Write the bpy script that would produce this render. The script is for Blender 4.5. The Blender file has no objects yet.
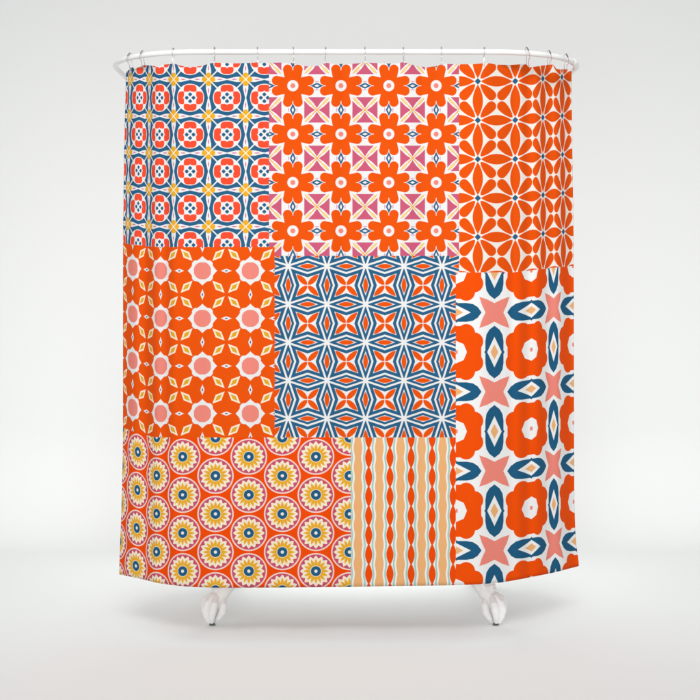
import bpy, bmesh, math
from mathutils import Vector, Matrix

scene = bpy.context.scene
COL = scene.collection

# ------------------------------------------------------------------ camera
F = 1214.0          # focal length in units of 1/700 of the picture width
HOR = 290.0         # height of the horizon in the same units
CAM_H = 1.2825      # camera height over the floor, metres
cam_d = bpy.data.cameras.new('camera')
cam_d.sensor_width = 36
cam_d.lens = F / 700 * 36
cam_d.shift_y = -(350 - HOR) / 700
cam_d.clip_end = 100
cam = bpy.data.objects.new('camera', cam_d)
cam.location = (0, 0, CAM_H)
cam.rotation_euler = (math.radians(90), 0, 0)
COL.objects.link(cam)
scene.camera = cam

# ------------------------------------------------------------------ light
world = bpy.data.worlds.new('World')
scene.world = world
world.use_nodes = True
bg = world.node_tree.nodes['Background']
bg.inputs[0].default_value = (1.0, 1.0, 0.995, 1)
bg.inputs[1].default_value = 0.80

def area(name, loc, target, sx, sy, power, col=(1, 1, 1)):
    l = bpy.data.lights.new(name, 'AREA')
    l.shape = 'RECTANGLE'
    l.size = sx; l.size_y = sy
    l.energy = power
    l.color = col
    o = bpy.data.objects.new(name, l)
    o.location = loc
    d = Vector(target) - Vector(loc)
    o.rotation_euler = d.to_track_quat('-Z', 'Y').to_euler()
    COL.objects.link(o)
    return o

key = area('front_top_softbox', (0.0, 0.6, 4.3), (0, 6.1, 0.80), 4.2, 1.4, 24)
key.data.spread = math.radians(50)
area('low_back_fill', (0.0, 6.0, 0.46), (0, 4.2, 0.0), 1.1, 0.44, 9.5)  # added fill hidden behind the curtain, lifts the shade under the tub
frt = area('front_low_softbox', (-0.45, 0.2, 1.0), (0.1, 4.4, 0.5), 2.6, 0.9, 21)
frt.data.spread = math.radians(110)

scene.view_settings.view_transform = 'Standard'
scene.view_settings.look = 'None'
scene.view_settings.exposure = 0
scene.view_settings.gamma = 1

# ------------------------------------------------------------------ helpers
def lin(c):
    c = c / 255.0
    return c / 12.92 if c <= 0.04045 else ((c + 0.055) / 1.055) ** 2.4

def rgb(r, g, b):
    k = 0.675            # dyed cotton never reflects all of the light
    return (lin(r) * k, lin(g) * k, lin(b) * k, 1.0)

def interp(x, pts):
    if x <= pts[0][0]:
        return pts[0][1]
    for (x0, y0), (x1, y1) in zip(pts, pts[1:]):
        if x <= x1:
            return y0 + (y1 - y0) * (x - x0) / (x1 - x0)
    return pts[-1][1]

def spline(x, pts):
    """monotone-ish smooth interpolation"""
    n = len(pts)
    if x <= pts[0][0]:
        return pts[0][1]
    if x >= pts[-1][0]:
        return pts[-1][1]
    for i in range(n - 1):
        if x <= pts[i + 1][0]:
            break
    x0, y0 = pts[i]; x1, y1 = pts[i + 1]
    h = x1 - x0
    d = (y1 - y0) / h
    def slope(j):
        if j <= 0 or j >= n - 1:
            k = 0 if j <= 0 else n - 2
            return (pts[k + 1][1] - pts[k][1]) / (pts[k + 1][0] - pts[k][0])
        a = (pts[j][1] - pts[j - 1][1]) / (pts[j][0] - pts[j - 1][0])
        b = (pts[j + 1][1] - pts[j][1]) / (pts[j + 1][0] - pts[j][0])
        if a * b <= 0:
            return 0.0
        return 2 * a * b / (a + b)
    m0 = slope(i); m1 = slope(i + 1)
    t = (x - x0) / h
    return ((2*t**3 - 3*t*t + 1) * y0 + (t**3 - 2*t*t + t) * h * m0
            + (-2*t**3 + 3*t*t) * y1 + (t**3 - t*t) * h * m1)

def link_mesh(name, bm, mat, parent=None, smooth=True):
    me = bpy.data.meshes.new(name)
    bm.normal_update()
    bm.to_mesh(me); bm.free()
    if smooth:
        for p in me.polygons:
            p.use_smooth = True
    if mat:
        me.materials.append(mat)
    o = bpy.data.objects.new(name, me)
    COL.objects.link(o)
    if parent:
        o.parent = parent
    return o

def tag(o, label=None, category=None, group=None, kind=None):
    if label: o['label'] = label
    if category: o['category'] = category
    if group: o['group'] = group
    if kind: o['kind'] = kind
    return o

def tube(bm, pts, radius, seg=12, closed=False, caps=True):
    n = len(pts)
    pts = [Vector(p) for p in pts]
    rings = []
    up = Vector((0, 0, 1))
    prev = None
    for i, p in enumerate(pts):
        a = pts[(i - 1) % n] if (closed or i > 0) else p
        b = pts[(i + 1) % n] if (closed or i < n - 1) else p
        t = (b - a).normalized()
        if prev is None:
            ref = up if abs(t.dot(up)) < 0.9 else Vector((1, 0, 0))
            nrm = (ref - t * ref.dot(t)).normalized()
        else:
            nrm = (prev - t * prev.dot(t)).normalized()
        prev = nrm
        bi = t.cross(nrm)
        r = radius(i / max(1, n - 1)) if callable(radius) else radius
        rings.append([bm.verts.new(p + (nrm * math.cos(2*math.pi*k/seg) + bi * math.sin(2*math.pi*k/seg)) * r)
                      for k in range(seg)])
    m = n if closed else n - 1
    for i in range(m):
        r0 = rings[i]; r1 = rings[(i + 1) % n]
        for k in range(seg):
            bm.faces.new((r0[k], r0[(k+1) % seg], r1[(k+1) % seg], r1[k]))
    if caps and not closed:
        bm.faces.new(list(reversed(rings[0])))
        bm.faces.new(rings[-1])

# ------------------------------------------------------------------ plain materials
def new_mat(name):
    m = bpy.data.materials.new(name)
    m.use_nodes = True
    return m, m.node_tree, m.node_tree.nodes['Principled BSDF']

def enamel(name, col, rough, coat=0.0, metallic=0.0, bump=0.0, bscale=60):
    m, nt, b = new_mat(name)
    b.inputs['Base Color'].default_value = col
    b.inputs['Roughness'].default_value = rough
    b.inputs['Metallic'].default_value = metallic
    b.inputs['Coat Weight'].default_value = coat
    b.inputs['Coat Roughness'].default_value = 0.08
    if bump:
        tc = nt.nodes.new('ShaderNodeTexCoord')
        n = nt.nodes.new('ShaderNodeTexNoise')
        n.inputs['Scale'].default_value = bscale
        n.inputs['Detail'].default_value = 3
        bp = nt.nodes.new('ShaderNodeBump')
        bp.inputs['Strength'].default_value = bump
        bp.inputs['Distance'].default_value = 0.002
        nt.links.new(tc.outputs['Object'], n.inputs['Vector'])
        nt.links.new(n.outputs['Fac'], bp.inputs['Height'])
        nt.links.new(bp.outputs['Normal'], b.inputs['Normal'])
    return m

M_ROD = enamel('white_painted_metal', (0.70, 0.70, 0.69, 1), 0.28, 0.3, bump=0.05)
M_TUB = enamel('white_cast_iron_enamel', (0.84, 0.84, 0.83, 1), 0.34, 0.25, bump=0.14, bscale=45)
M_CHROME = enamel('polished_steel', (0.66, 0.66, 0.66, 1), 0.2, 0.0, 1.0)
M_BEAD = enamel('dark_steel_bead', (0.26, 0.26, 0.26, 1), 0.3, 0.0, 1.0)
M_PAD = enamel('dark_rubber', (0.11, 0.11, 0.11, 1), 0.7)
M_BACK = enamel('matt_studio_paper', (0.785, 0.802, 0.796, 1), 0.95, bump=0.03, bscale=8)
M_BACK.node_tree.nodes['Principled BSDF'].inputs['Specular IOR Level'].default_value = 0.15

# ------------------------------------------------------------------ node maths
class Pat:
    def __init__(self, name):
        self.mat, self.nt, self.bsdf = new_mat(name)
        self.uv = self.nt.nodes.new('ShaderNodeUVMap'); self.uv.uv_map = 'cloth'
        sep = self.nt.nodes.new('ShaderNodeSeparateXYZ')
        self.nt.links.new(self.uv.outputs[0], sep.inputs[0])
        self.u = E(self, sep.outputs[0]) * 100.0
        self.v = E(self, sep.outputs[1]) * 100.0
        self.col = None
    def op(self, o, *args):
        n = self.nt.nodes.new('ShaderNodeMath'); n.operation = o
        for i, a in enumerate(args):
            if isinstance(a, E):
                self.nt.links.new(a.s, n.inputs[i])
            else:
                n.inputs[i].default_value = float(a)
        return E(self, n.outputs[0])
    def base(self, c):
        self.col = c
    def paint(self, d, c, w=0.45):
        """colour c where the signed distance d (positive inside) is positive"""
        n = self.op('MULTIPLY_ADD', d, 1.0 / w, 0.5)
        n.s.node.use_clamp = True
        mx = self.nt.nodes.new('ShaderNodeMix'); mx.data_type = 'RGBA'
        self.nt.links.new(n.s, mx.inputs[0])
        if isinstance(self.col, tuple):
            mx.inputs[6].default_value = self.col
        else:
            self.nt.links.new(self.col, mx.inputs[6])
        mx.inputs[7].default_value = c
        self.col = mx.outputs[2]
    def done(self):
        nt = self.nt; b = self.bsdf
        nt.links.new(self.col, b.inputs['Base Color'])
        b.inputs['Roughness'].default_value = 0.85
        b.inputs['Specular IOR Level'].default_value = 0.08
        b.inputs['Sheen Weight'].default_value = 0.0
        # fine woven surface and a few soft creases, as relief only
        tc = nt.nodes.new('ShaderNodeTexCoord')
        n1 = nt.nodes.new('ShaderNodeTexNoise')
        n1.inputs['Scale'].default_value = 900
        n1.inputs['Detail'].default_value = 1
        n2 = nt.nodes.new('ShaderNodeTexNoise')
        n2.inputs['Scale'].default_value = 7
        n2.inputs['Detail'].default_value = 3
        mp = nt.nodes.new('ShaderNodeMapping')
        mp.inputs['Scale'].default_value = (1.6, 1, 0.35)
        nt.links.new(tc.outputs['Object'], n1.inputs['Vector'])
        nt.links.new(tc.outputs['Object'], mp.inputs['Vector'])
        nt.links.new(mp.outputs[0], n2.inputs['Vector'])
        b1 = nt.nodes.new('ShaderNodeBump'); b1.inputs['Strength'].default_value = 0.25; b1.inputs['Distance'].default_value = 0.0004
        b2 = nt.nodes.new('ShaderNodeBump'); b2.inputs['Strength'].default_value = 0.6; b2.inputs['Distance'].default_value = 0.009
        nt.links.new(n1.outputs['Fac'], b1.inputs['Height'])
        nt.links.new(n2.outputs['Fac'], b2.inputs['Height'])
        nt.links.new(b2.outputs['Normal'], b1.inputs['Normal'])
        nt.links.new(b1.outputs['Normal'], b.inputs['Normal'])
        return self.mat

class E:
    def __init__(self, p, s): self.p = p; self.s = s
    def __add__(self, o): return self.p.op('ADD', self, o)
    __radd__ = __add__
    def __sub__(self, o): return self.p.op('SUBTRACT', self, o)
    def __rsub__(self, o): return self.p.op('SUBTRACT', o, self)
    def __mul__(self, o): return self.p.op('MULTIPLY', self, o)
    __rmul__ = __mul__
    def __truediv__(self, o): return self.p.op('DIVIDE', self, o)
    def __neg__(self): return self.p.op('MULTIPLY', self, -1.0)
    def abs(self): return self.p.op('ABSOLUTE', self)
    def sqrt(self): return self.p.op('SQRT', self)
    def ma(self, m, a): return self.p.op('MULTIPLY_ADD', self, m, a)

def mn(*a):
    r = a[0]
    for b in a[1:]:
        r = (r.p if isinstance(r, E) else b.p).op('MINIMUM', r, b)
    return r
def mx(*a):
    r = a[0]
    for b in a[1:]:
        r = (r.p if isinstance(r, E) else b.p).op('MAXIMUM', r, b)
    return r
def cell(x, c, p):
    """distance along one axis from the nearest of the points c + k p, signed"""
    return x.p.op('WRAP', x - c, p / 2, -p / 2)
def length(a, b):
    return (a * a + b * b).sqrt()
def circ(a, b, ca, cb, r):
    return r - length(a - ca, b - cb)
def lens(a, b, ca, half, w, k=1.0):
    """pointed leaf along a: half-length half, half-width w"""
    q = (a - ca) / half
    return (1.0 - q * q) * w - b
S2 = 1 / math.sqrt(2)

ORANGE = rgb(239, 86, 5)
ORANGE2 = rgb(246, 78, 0)
RED = rgb(248, 80, 50)
BLUE = rgb(42, 98, 136)
BLUE2 = rgb(32, 94, 132)
WHITE = rgb(240, 240, 239)
CREAM = rgb(253, 240, 214)
YELLOW = rgb(240, 176, 38)
GOLD = rgb(226, 172, 44)
PINK = rgb(207, 92, 124)
ROSE = rgb(204, 84, 112)
SALMON = rgb(242, 140, 126)
PEACH = rgb(244, 184, 124)
AQUA = rgb(168, 212, 202)

def pat_tiles():
    P = Pat('print_blue_and_red_medallion_tiles')
    p = 36.83
    x = cell(P.u, 190.1, p).abs(); y = cell(P.v, 134.6, p).abs()
    h = p / 2
    X = h - x; Y = h - y                       # from the tile corner
    a = mx(x, y); b = mn(x, y)
    A = mx(X, Y); B = mn(X, Y)
    r = length(x, y)
    P.base(BLUE)
    star = mn(2.6, (h - A).ma(0.23, 0.5)) - B
    P.paint(star, WHITE)
    P.paint(mn(0.62 - (a - b) * S2, r - 13.0), WHITE)
    P.paint(14.0 - r, WHITE)
    outer = 4.1 - length(mx(a - 9.0, 0), mx(b - 2.4, 0))
    inner = a - 6.0 - mx(b.ma(-0.6, 1.1), 0)
    P.paint(mn(outer, inner, (a - b) - 0.42, length(a - 4.2, b) - 2.1), RED)
    P.paint(mn(1.95 - length(a - 3.4, b), 2.35 - ((a - 3.4).abs() + b)), BLUE)
    P.paint(mn(circ(A, B, 3.9, 0, 2.85), (A - B) - 0.55), YELLOW)
    P.paint(mn(0.38 - (A - B) * S2, 4.3 - A), CREAM)
    P.paint(lens(A, B, 11.2, 3.0, 0.6), rgb(222, 110, 150))
    return P.done()

def pat_flowers():
    P = Pat('print_orange_daisies_and_pink_squares')
    px, py = 47.35, 48.4
    x = cell(P.u, 339.2, px).abs() * (47.9 / px); y = cell(P.v, 134.1, py).abs() * (47.9 / py)
    h = 23.95
    X = h - x; Y = h - y
    a = mx(x, y); b = mn(x, y)
    A = mx(X, Y); B = mn(X, Y)
    P.base(WHITE)
    P.paint(12.6 - A, PINK)
    t = (X + Y) * S2; s = (X - Y).abs() * S2
    P.paint(mn(mn(2.5, t.ma(0.2, 1.0)) - s, (20.5 - t) * 0.6 - s), WHITE)
    P.paint(mn(0.55 - s, 6.5 - t), YELLOW)
    P.paint(lens(t, s, 11.8, 5.6, 1.2), YELLOW)
    P.paint(lens(t, s, 11.8, 4.2, 0.65), rgb(250, 226, 150))
    # diamonds between neighbouring flowers
    al = (a - h).abs()
    P.paint(mn(0.45 - (b - 4.1).abs(), 1.9 - al), rgb(226, 150, 190))
    P.paint(3.0 - (al * (3.0 / 6.4) + b), BLUE)
    P.paint(1.25 - (al * (1.25 / 2.7) + b), WHITE)
    lobe = circ(a, b, 16.2, 5.1, 4.75)
    body = mn(15.3 - a, mn(9.5, a.ma(0.2, 6.6)) - b)
    P.paint(mx(lobe, body), ORANGE)
    r = length(x, y)
    P.paint(5.5 - r, WHITE)
    P.paint(2.5 - r, SALMON)
    return P.done()

def pat_petals():
    P = Pat('print_orange_petal_lattice')
    p = 38.93
    x = cell(P.u, 476.3, p).abs(); y = cell(P.v, 120.25, p).abs()
    a = mx(x, y); b = mn(x, y)
    P.base(rgb(250, 243, 234))
    t = (x + y) * S2; s = (x - y).abs() * S2
    r = length(x, y)
    P.paint(mn(lens(a, b, p / 2, 16.4, 5.3), r - 3.4), ORANGE)
    q = mx(mn((t - 4.0) / 15.8, 1.0), 0.0)
    cone = P.op('POWER', q * (2.0 - q), 0.72) * 5.05 - s
    tear = mx(mn(cone, 19.8 - t), circ(t, s, 19.75, 0, 5.05))
    P.paint(mn(tear, t - 4.2), ORANGE)
    P.paint(mn(2.5 - (x + y) * 0.75, 3.0 - a) , BLUE)
    P.paint(2.05 - r, BLUE)
    return P.done()

def pat_suns():
    P = Pat('print_pink_suns_on_orange')
    p = 47.6
    x = cell(P.u, 202.4, p).abs(); y = cell(P.v, 318.4, p).abs()
    h = p / 2
    X = h - x; Y = h - y
    a = mx(x, y); b = mn(x, y)
    P.base(ORANGE)
    r = length(x, y)
    cusp = mn(P.op('POWER', mx(14.9 - a, 0), 1.25) * 0.75 - b, a - 6.0, 14.6 - a)
    P.paint(mx(11.7 - r, cusp, circ(a, b, 7.2, 6.6, 3.2)), WHITE)
    P.paint(mn(8.8 - r, 8.5 - a), SALMON)
    t = (X + Y) * S2; s = (X - Y).abs() * S2
    k = (t - 11.0).abs()
    P.paint(3.9 - s - k * (3.9 / 8.6), CREAM)
    P.paint(2.2 - s - k * (2.2 / 5.0), GOLD)
    al = (a - h).abs()
    P.paint(2.1 - b - al * (2.1 / 5.4), WHITE)
    P.paint(0.9 - b - al * (0.9 / 1.8), rgb(84, 100, 130))
    return P.done()

def pat_stars():
    P = Pat('print_blue_striped_star_lattice')
    p = 38.1
    x = cell(P.u, 363.5, p).abs(); y = cell(P.v, 304.3, p).abs()
    h = p / 2
    X = h - x; Y = h - y
    a = mx(x, y); b = mn(x, y)
    P.base(WHITE)
    e = b - a * 0.33
    P.paint(1.22 - (e + 1.65).abs(), BLUE)
    P.paint(mn(1.65 - (e - 3.2).abs(), 20.0 - a), BLUE)
    P.paint(lens(a, b, h, 7.9, 2.4), ORANGE)
    t = (X + Y) * S2; s = (X - Y).abs() * S2
    q = mx(mn(t / 15.4, 1.0), 0.0)
    w = P.op('POWER', q * (1.0 - q) * 4.0, 0.85) * (q.ma(-0.6, 3.05))
    P.paint(mn(w - s, mn(X, Y) - 0.35, 15.0 - t), ORANGE)
    P.paint(2.5 - length(x, y), WHITE)
    return P.done()

def pat_medallions():
    P = Pat('print_yellow_flower_medallions')
    pu, pv = 66.1, 38.15
    def one(u0, v0):
        x = cell(P.u, u0, pu); y = cell(P.v, v0, pv)
        return x, y, length(x, y)
    x1, y1, r1 = one(215.4, 475.8)
    x2, y2, r2 = one(248.45, 456.72)
    pick = P.op('LESS_THAN', r1, r2)
    def sel(p, q):
        return p * pick + q * (1.0 - pick)
    x = sel(x1, x2); y = sel(y1, y2); r = mn(r1, r2)
    th = P.op('ARCTAN2', y, x)
    st = 2 * math.pi / 16
    ph = P.op('WRAP', th, st / 2, -st / 2).abs()
    P.base(ORANGE2)
    P.paint(18.05 - r, rgb(252, 222, 212))
    P.paint(16.7 - r, ROSE)
    P.paint((12.6 + (1.0 - ph / (st / 2)) * 3.1) - r, CREAM)
    q = (r - 7.6) / 4.9
    P.paint(mn((1.0 - q * q) * 1.5 - ph * r, r - 5.4), YELLOW, 0.5)
    P.paint(5.6 - r, CREAM)
    P.paint(5.05 - r, BLUE2)
    P.paint(1.6 - r, WHITE)
    return P.done()

def pat_stripes():
    P = Pat('print_wavy_peach_stripes')
    p = 21.1
    x = cell(P.u, 377.1, p).abs()               # from the middle of a peach stripe
    ph = (P.v - 447.9) * (math.pi / 19.4)
    c = P.op('COSINE', ph * 2.0)
    o = P.op('POWER', P.op('SINE', ph).abs(), 0.95)
    P.base(rgb(250, 247, 240))
    P.paint(c.ma(0.6, 3.75) - x, PEACH)
    P.paint(0.88 - (x - c.ma(0.5, 6.3)).abs(), AQUA)
    P.paint(o.ma(2.85, 0.75) - (p / 2 - x), ORANGE2)
    return P.done()

def pat_big():
    P = Pat('print_large_orange_blooms_and_blue_ovals')
    p = 79.35
    x = cell(P.u, 493.5, p).abs(); y = cell(P.v, 312.4, p).abs()
    h = p / 2
    X = h - x; Y = h - y
    a = mx(x, y); b = mn(x, y)
    A = mx(X, Y); B = mn(X, Y)
    P.base(rgb(250, 250, 249))
    # salmon four-armed star
    P.paint(mn(b.ma(0.494, 9.3) - a, (b - 7.7).ma(0.324, 13.1) - a), rgb(248, 143, 128))
    # blue ovals between the stars
    al = (a - h).abs(); ac = b
    oval = mn(mx(9.45, 10.6 - al * 0.7), (al - 17.0).ma(-0.62, 8.7), (26.4 - al) * 1.35, (al - 9.0).ma(-0.16, 9.75)) - ac
    P.paint(oval, BLUE2)
    P.paint((7.5 - ac - al * (7.5 / 15.2)) * 0.9, rgb(250, 250, 249))
    P.paint((4.1 - ac - al * (4.1 / 7.6)) * 0.9, PEACH)
    # orange blooms
    lobe = circ(A, B, 19.0, 10.6, 9.1)
    P.paint(mx(lobe, mn(26.1 - A, 10.5 - B), 18.6 - A), rgb(249, 83, 0))
    P.paint(11.3 - A - B * 0.42, rgb(250, 250, 249))
    P.paint(1.9 - A, rgb(248, 143, 128))
    return P.done()

# ------------------------------------------------------------------ the cloth
# screen-like coordinates (s across, v down, one unit = 1/700 picture width at the flat
# front of the curtain = 3.62 mm) are used to write the drape down; Z is metres of depth.
S_OF_U = [(85, 123), (96.5, 127.0), (107, 132.5), (115.5, 137.5), (132, 147.2), (149, 156.3), (152.6, 159), (165, 168.3), (182, 182.2), (189.5, 189.5), (197, 197),
          (515.3, 515.3), (533, 531.3), (554.3, 543.2), (573, 553.6), (593.2, 563.4), (614, 573.6)]
Z_OF_S = [(119, 4.64), (123, 4.62), (135, 4.575), (146, 4.53), (160, 4.465), (174, 4.425), (200, 4.403), (240, 4.4), (430, 4.4), (470, 4.41), (496, 4.44), (520, 4.50),
          (539, 4.57), (556, 4.66), (570, 4.74), (580, 4.78)]
TOP = [(123, 72), (126.6, 69.5), (127.6, 67.4), (129.5, 67.4), (132.5, 69), (137, 67), (142, 65.2), (147, 65.2), (152, 65.8), (158, 66.6), (163, 64.6), (169, 64.2), (173.5, 63.5),
       (180, 65.4), (187, 66.9), (196, 66.7), (203, 65.6), (209, 63.6), (214.5, 62.6), (225, 63.0), (236, 63.3), (248, 63.0), (257.5, 62.4), (266, 62.8), (280, 62.6),
       (293, 63), (299, 65), (305, 66.2), (314, 66.2), (321, 65.2), (325.5, 62.8), (334, 63.8), (350, 64), (365, 62.6), (380, 63.2), (395, 63.4), (403.5, 62.2), (409, 63.6), (417, 66),
       (427, 67.4), (436, 66), (441.5, 63.8), (455, 64.2), (472, 64.2), (484, 63.2), (490, 63.2), (496, 64.6), (510, 65), (521, 64.2), (526.5, 64.4), (529, 67.3), (533, 67.0), (543, 65.4), (549, 64.8), (554, 64.4),
       (557.5, 69.0), (562, 69.4), (567, 69.2), (572, 69.6), (576, 70)]
BOT = [(119.6, 573.6), (130, 576), (146, 579.8), (158, 583), (171, 585), (200, 587.3), (225, 587.8), (346, 587), (400, 586), (453, 585.3), (496, 583),
       (520, 579.3), (539, 575.5), (553, 572.3), (565, 568.7), (579, 564.5)]
SHL = [(119, 2.15), (123, 2.0), (132.5, 1.3), (137.5, 1.0), (147, 0.42), (156, 0.07), (162, 0.0)]
AML = [(80, 0.0), (135, 0.3), (170, 0.9), (207, 1.6), (245, 1.9), (290, 2.9), (366, 4.2), (414, 4.7), (460, 4.9), (575, 5.4)]
SHR = [(513, 0), (543, 0.62), (553, 0.82), (563, 1.0), (576, 1.2)]
AMR = [(81, 4.3), (159, 4.6), (250, 5.5), (312, 5.8), (400, 7.4), (550, 8.0)]
FLL = [(65, 3.2), (160, 1.0), (250, 0.1), (440, 0), (500, -1.0), (575, -3.6)]
FLR = [(65, -2.2), (160, -1.2), (250, 0), (500, 0.7), (545, 2.0), (572, 5.2)]

def shift(s, v):
    return -spline(s, SHL) * spline(v, AML) - spline(s, SHR) * spline(v, AMR)

RING_S = [129.5, 142, 173.3, 214.5, 257.5, 293.5, 325.5, 365, 403.5, 441.5, 484.2, 527.5, 549.5, 566.5]

def depth(s, v):
    z = spline(s, Z_OF_S)
    hang = max(0.0, min(1.0, (v - 60) / 530))
    # soft vertical folds: shallow across the front, deeper where the cloth turns the corners
    z += 0.0115 * math.sin(s * 0.075 + 0.6) * (0.5 + 0.5 * hang)
    z += 0.0040 * math.sin(s * 0.163 + 1.1 + hang * 0.8)
    # a few soft creases that start at the rings and fade towards the hem
    for c, w, a, reach in ((297, 6.5, 0.011, 260), (347, 8, 0.007, 200), (424, 8, 0.007, 240), (236, 9, 0.006, 260), (516, 6, 0.010, 520)):
        z += a * math.exp(-((s - c + 6 * hang) / w) ** 2) * math.exp(-((v - 62) / reach) ** 2)
    we = max(0.0, min(1.0, (190 - s) / 30)) + max(0.0, min(1.0, (s - 505) / 25))
    we = we * we * (3 - 2 * we)
    ph = s * 0.30 + (1.9 if s < 350 else 0.4)
    z += we * (0.014 - 0.004 * hang) * math.sin(ph)
    # pinched pleats at the rings that die out downwards
    up = math.exp(-(v - 62) / 26.0)
    for i in range(len(RING_S) - 1):
        a, b = RING_S[i], RING_S[i + 1]
        if a <= s <= b:
            k = (s - a) / (b - a)
            sg = (-1 if i % 2 else 1)
            z += up * 0.012 * sg * math.sin(math.pi * k) ** 2 * min(1.0, (b - a) / 32)
    return z

def cloth_point(u, v):
    s = spline(u, S_OF_U)
    y = v + shift(s, v)
    s2 = s + spline(v, FLL) * max(0, min(1, (160 - s) / 37)) + spline(v, FLR) * max(0, min(1, (s - 530) / 43)) ** 1.5
    Z = depth(s, v)
    return Vector(((s2 - 350) * Z / F, Z, CAM_H - (y - HOR) * Z / F))

US = set([85, 614, 268.4, 273.9, 457.1, 453.8, 348.9])
def cuts_u():
    marks = sorted(US)
    out = []
    for a, b in zip(marks, marks[1:]):
        n = max(1, int(math.ceil((b - a) / 1.6)))
        out += [a + (b - a) * i / n for i in range(n)]
    return out + [marks[-1]]
us = cuts_u()
vmarks = [('top', 30), (247.0, 2), (255.8, 3), (272.4, 26), (437.4, 32), ('bot', 0)]

def patch_of(u, v):
    if u > 457.1 and v < 272.4: return 2
    if u > 453.8 and v > 272.4: return 7
    if u > 453.8 and v > 255.8: return 2 if u > 457.1 else 4
    if v < 255.8 and u > (268.4 if v < 247.0 else 273.9): return 1
    if v < 247.0: return 0
    if v < 437.4: return 3 if u < 273.9 else 4
    return 5 if u < 348.9 else 6

mats = [pat_tiles(), pat_flowers(), pat_petals(), pat_suns(), pat_stars(), pat_medallions(), pat_stripes(), pat_big()]

bm = bmesh.new()
uvl = bm.loops.layers.uv.new('cloth')
grid = []
for u in us:
    s = spline(u, S_OF_U)
    vt = interp(s, TOP); vt = vt - shift(s, vt)
    vb = spline(s, BOT); vb = vb - shift(s, vb)
    col = []
    vals = [vt if m[0] == 'top' else vb if m[0] == 'bot' else m[0] for m in vmarks]
    for (a, b, m) in zip(vals, vals[1:], vmarks):
        for i in range(m[1]):
            col.append(a + (b - a) * i / m[1])
    col.append(vals[-1])
    grid.append([(bm.verts.new(cloth_point(u, v)), u, v) for v in col])
for i in range(len(grid) - 1):
    for j in range(len(grid[0]) - 1):
        q = [grid[i][j], grid[i][j+1], grid[i+1][j+1], grid[i+1][j]]
        f = bm.faces.new([t[0] for t in q])
        for l, t in zip(f.loops, q):
            l[uvl].uv = (t[1] / 100, t[2] / 100)
        f.material_index = patch_of(sum(t[1] for t in q) / 4, sum(t[2] for t in q) / 4)
curtain = link_mesh('shower_curtain', bm, None)
for m in mats:
    curtain.data.materials.append(m)
so = curtain.modifiers.new('thickness', 'SOLIDIFY')
so.thickness = 0.0014
so.offset = -1
tag(curtain, 'orange patchwork print fabric shower curtain of floral and geometric panels hanging from white rod', 'shower curtain')

# ------------------------------------------------------------------ rod
ROD_Z = 2.149
def rod_path(n=220):
    x0, x1, y0, y1 = -0.913, 0.880, 4.42, 5.27
    rx, ry = 0.36, 0.33
    pts = []
    cs = [(x1 - rx, y0 + ry, -90), (x1 - rx, y1 - ry, 0), (x0 + rx, y1 - ry, 90), (x0 + rx, y0 + ry, 180)]
    m = 28
    for cx, cy, a0 in cs:
        for i in range(m + 1):
            a = math.radians(a0 + 90 * i / m)
            pts.append((cx + rx * math.cos(a), cy + ry * math.sin(a), ROD_Z))
    return pts
rod_root = bpy.data.objects.new('curtain_rod', None)
rod_root.location = (0, 4.85, ROD_Z)
COL.objects.link(rod_root)
tag(rod_root, 'white oval curtain rod running above the patterned curtain', 'curtain rod')
def child(o, root):
    o.parent = root
    o.matrix_parent_inverse = Matrix.Translation(root.location).inverted()
    return o
bm = bmesh.new()
tube(bm, rod_path(), 0.0102, 20, closed=True)
child(link_mesh('tube', bm, M_ROD), rod_root)
# joint sleeve at the right hand bend
bm = bmesh.new()
pp = rod_path()
tube(bm, pp[20:27], 0.0128, 20)
child(link_mesh('joint_sleeve', bm, M_ROD), rod_root)

# ------------------------------------------------------------------ rings
def rod_at_s(s):
    """front point of the rod seen above curtain position s, and its direction"""
    best = None
    pts = rod_path()
    front = [Vector(p) for p in pts if p[1] < 4.85]
    front.sort(key=lambda p: p.x)
    for p, q in zip(front, front[1:]):
        sp = 350 + p.x * F / p.y; sq = 350 + q.x * F / q.y
        if sp <= s <= sq and sq > sp:
            k = (s - sp) / (sq - sp)
            return p.lerp(q, k), (q - p).normalized()
    return (front[0], Vector((0, -1, 0))) if s < 350 else (front[-1], Vector((0, 1, 0)))

def ring_thing(name):
    root = bpy.data.objects.new(name, None)
    COL.objects.link(root)
    # loop in the local YZ plane, origin at the rod's axis
    pts = []
    n = 40
    for i in range(n):
        a = math.radians(-58 + 296 * i / (n - 1))
        pts.append((0, 0.0155 * math.cos(a), 0.0155 * math.sin(a)))
    # hooked lower end through the cloth
    low = [(0, -0.0075, -0.022), (0.0005, -0.0085, -0.034), (0.001, -0.0080, -0.044), (0.001, -0.004, -0.0505),
           (0.001, 0.001, -0.0525), (0.001, 0.006, -0.050), (0.0005, 0.0085, -0.043), (0, 0.0085, -0.033), (0, 0.0078, -0.022)]
    bm = bmesh.new()
    tube(bm, pts + low, 0.0011, 8, closed=True)
    w = link_mesh('wire', bm, M_CHROME, root)
    bm = bmesh.new()
    arc = [(0, 0.0152 * math.cos(math.radians(a)), 0.0152 * math.sin(math.radians(a))) for a in range(58, 123, 4)]
    tube(bm, arc, lambda k: 0.0014 + 0.0011 * math.sin(math.pi * k) ** 0.5, 10)
    link_mesh('roller', bm, M_BEAD, root)
    return root
ring0 = ring_thing('curtain_ring')
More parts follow.
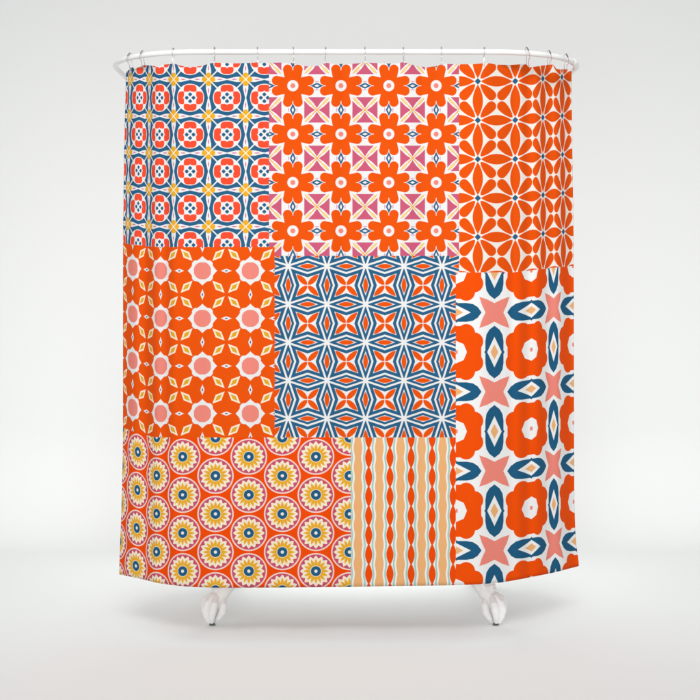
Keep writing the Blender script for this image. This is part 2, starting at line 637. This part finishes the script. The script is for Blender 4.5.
RLAB = [
    'thin steel curtain ring at the far left bend of the white rod',
    'thin steel curtain ring on the left bend, second from the left end of the rod',
    'thin steel curtain ring third from the left, where the rod starts to run straight',
    'thin steel curtain ring fourth from the left, above the blue and red tile print',
    'thin steel curtain ring fifth from the left, near where tile print meets daisy print',
    'thin steel curtain ring sixth from the left, above the first full orange daisy',
    'thin steel curtain ring seventh from the left, over the pink triangle between two daisies',
    'thin steel curtain ring eighth from the left, above the middle of the daisy print',
    'thin steel curtain ring sixth from the right, above the daisy print',
    'thin steel curtain ring fifth from the right, last one above the daisy print',
    'thin steel curtain ring fourth from the right, first one above the orange petal lattice print',
    'slightly tilted steel curtain ring third from the right, where the rod starts to bend',
    'tilted steel curtain ring on the right bend, second from the right end of the rod',
    'tilted steel curtain ring with dark top at the far right bend of the white rod',
]
for i, s in enumerate(RING_S):
    if i == 0:
        r = ring0
    else:
        r = ring0.copy(); COL.objects.link(r)
        for ch in list(ring0.children):
            c = ch.copy(); COL.objects.link(c); c.parent = r
    p, t = rod_at_s(s)
    # hang the loop so that its lower end threads the cloth just under the top edge
    u = min(us, key=lambda q: abs(spline(q, S_OF_U) - s))
    vt = interp(s, TOP)
    hole = cloth_point(u, vt - shift(s, vt) + 2.4)
    up = (p - hole)
    k = up.length / 0.0490
    up.normalize()
    xa = (t - up * t.dot(up)).normalized()
    ya = up.cross(xa)
    r.location = p
    m3 = Matrix((xa, ya, up)).transposed()
    r.rotation_euler = (m3 @ Matrix.Rotation((-0.12 if s < 150 else 0.38 if s > 520 else 0.05 * ((i % 3) - 1)), 3, 'Z')).to_euler()
    r.scale = (1, 1, k)
    tag(r, RLAB[i], 'curtain ring', 'steel rings holding the curtain on the rod')

# ------------------------------------------------------------------ bathtub on claw feet
TUB_Y = 4.95
tub = bpy.data.objects.new('bathtub', None)
tub.location = (0.015, TUB_Y, 0)
COL.objects.link(tub)
tag(tub, 'white clawfoot bathtub hidden behind the curtain, its two front feet showing below the hem', 'bathtub')
def oval(hx, hy, z, n=72, cx=0.0):
    out = []
    for i in range(n):
        a = 2 * math.pi * i / n
        c, s_ = math.cos(a), math.sin(a)
        e = 2 / 2.6
        out.append(Vector((cx + hx * math.copysign(abs(c) ** e, c), hy * math.copysign(abs(s_) ** e, s_), z)))
    return out
bm = bmesh.new()
prof = [(0.02, 0.02, 0.228), (0.40, 0.13, 0.228), (0.53, 0.19, 0.232), (0.61, 0.245, 0.248), (0.675, 0.300, 0.30), (0.71, 0.325, 0.42), (0.735, 0.345, 0.585),
        (0.715, 0.325, 0.588), (0.69, 0.305, 0.43), (0.655, 0.28, 0.32), (0.58, 0.22, 0.270), (0.50, 0.17, 0.252), (0.38, 0.12, 0.245), (0.02, 0.02, 0.243)]
loops = [[bm.verts.new(p) for p in oval(hx, hy, z)] for hx, hy, z in prof]
for a, b in zip(loops, loops[1:]):
    for k in range(72):
        bm.faces.new((a[k], a[(k+1) % 72], b[(k+1) % 72], b[k]))
bm.faces.new(list(reversed(loops[0]))); bm.faces.new(loops[-1])
link_mesh('basin', bm, M_TUB, tub)
bm = bmesh.new()
tube(bm, oval(0.735, 0.345, 0.592), 0.017, 14, closed=True)
link_mesh('rolled_rim', bm, M_TUB, tub)

def blob(bm, p, r, sc=(1, 1, 1), rot=None):
    m = Matrix.Translation(p)
    if rot is not None:
        m = m @ rot
    m = m @ Matrix.Diagonal((sc[0], sc[1], sc[2], 1))
    bmesh.ops.create_icosphere(bm, subdivisions=3, radius=r, matrix=m)
def chain(bm, pts, n=9):
    """overlapping balls along a polyline of (x, y, z, r)"""
    for a, b in zip(pts, pts[1:]):
        for i in range(n):
            k = i / n
            q = [a[j] + (b[j] - a[j]) * k for j in range(4)]
            blob(bm, (q[0], q[1], q[2]), q[3])
    blob(bm, pts[-1][:3], pts[-1][3])

def make_foot():
    """left front claw foot; x outwards is negative, y towards the viewer is negative; origin on the floor"""
    bm = bmesh.new()
    # leg: comes off the tub inside and above, curves out and down to the paw
    chain(bm, [(0.050, 0.055, 0.215, 0.040), (0.040, 0.030, 0.170, 0.037), (0.027, 0.010, 0.135, 0.034), (0.014, 0.002, 0.106, 0.031), (0.005, -0.002, 0.082, 0.033)])
    # shoulder bracket against the tub
    chain(bm, [(0.092, 0.040, 0.212, 0.020), (0.062, 0.022, 0.172, 0.022), (0.038, 0.008, 0.132, 0.022)])
    # ball under the toes
    chain(bm, [(0.002, 0.002, 0.076, 0.031), (0.000, 0.000, 0.050, 0.029), (-0.002, -0.006, 0.030, 0.020)])
    # three long toes: knuckle high up, then down and in to the claw
    toes = [
        [(-0.004, -0.012, 0.114, 0.011), (-0.032, -0.012, 0.092, 0.0150), (-0.040, -0.012, 0.064, 0.0155), (-0.034, -0.018, 0.036, 0.0115), (-0.020, -0.022, 0.014, 0.0090)],
        [(0.004, -0.026, 0.112, 0.011), (-0.008, -0.041, 0.088, 0.0140), (-0.014, -0.047, 0.060, 0.0150), (-0.013, -0.042, 0.034, 0.0118), (-0.009, -0.033, 0.013, 0.0090)],
        [(0.018, -0.024, 0.110, 0.011), (0.020, -0.039, 0.086, 0.0140), (0.016, -0.044, 0.058, 0.0148), (0.009, -0.040, 0.032, 0.0115), (0.003, -0.031, 0.013, 0.0085)],
        [(0.034, -0.006, 0.104, 0.011), (0.041, -0.012, 0.078, 0.0155), (0.036, -0.014, 0.050, 0.0150), (0.022, -0.014, 0.028, 0.0125), (0.010, -0.012, 0.013, 0.008)],
    ]
    for t in toes:
        chain(bm, t, 9)
    # scroll ridges down the outer side of the ankle
    for zz, xx in ((0.176, 0.006), (0.163, 0.002), (0.150, -0.002), (0.137, -0.006)):
        chain(bm, [(xx - 0.002, 0.004, zz, 0.0062), (xx + 0.004, -0.014, zz - 0.001, 0.0068), (xx + 0.020, -0.024, zz, 0.0060)], 6)
    o = link_mesh('claw_foot', bm, M_TUB)
    rm = o.modifiers.new('fuse', 'REMESH'); rm.mode = 'VOXEL'; rm.voxel_size = 0.0018; rm.use_smooth_shade = True
    sm = o.modifiers.new('soften', 'SMOOTH'); sm.factor = 0.6; sm.iterations = 3
    return o
foot0 = make_foot()
def make_pad():
    bm = bmesh.new()
    prof = [(0.006, 0.0), (0.0095, 0.0006), (0.0105, 0.002), (0.010, 0.0045), (0.006, 0.010)]
    n = 20
    ls = [[bm.verts.new((r * 1.15 * math.cos(2*math.pi*k/n), r * math.sin(2*math.pi*k/n), z)) for k in range(n)] for r, z in prof]
    for a, b in zip(ls, ls[1:]):
        for k in range(n):
            bm.faces.new((a[k], a[(k+1) % n], b[(k+1) % n], b[k]))
    bm.faces.new(list(reversed(ls[0]))); bm.faces.new(ls[-1])
    return link_mesh('floor_pad', bm, M_PAD)
pad0 = make_pad()
dg = bpy.context.evaluated_depsgraph_get()
def foot_at(x, y, mirror, back, first, rz=0.0):
    f = foot0 if first else foot0.copy()
    if not first: COL.objects.link(f)
    f.parent = tub
    f.location = (x - tub.location.x, y - TUB_Y, 0.004)
    f.scale = (-1.06 if mirror else 1.06, -1 if back else 1, 1)
    f.rotation_euler.z = rz
    pd = pad0 if first else pad0.copy()
    if not first: COL.objects.link(pd)
    pd.parent = f
    pd.location = (-0.003, -0.018, -0.004)
    return f
foot_at(-0.515, 4.66, False, False, True, -0.5)
foot_at(0.546, 4.66, True, False, False, 0.5)
foot_at(-0.50, 5.27, False, True, False, 0.5)
foot_at(0.53, 5.27, True, True, False, -0.5)

# ------------------------------------------------------------------ backdrop
bm = bmesh.new()
R = 0.55
YW = 6.5
prof = [(-3.0, 0.0), (2.0, 0.0), (YW - R, 0.0)]
for i in range(1, 25):
    a = math.radians(90 * i / 24)
    prof.append((YW - R + R * math.sin(a), R - R * math.cos(a)))
prof += [(YW, 3.0), (YW, 6.0)]
rows = [[bm.verts.new((x, y, z)) for x in (-6, -2, 0, 2, 6)] for y, z in prof]
for a, b in zip(rows, rows[1:]):
    for k in range(4):
        bm.faces.new((a[k], a[k+1], b[k+1], b[k]))
bd = link_mesh('studio_backdrop', bm, M_BACK)
tag(bd, kind='structure')
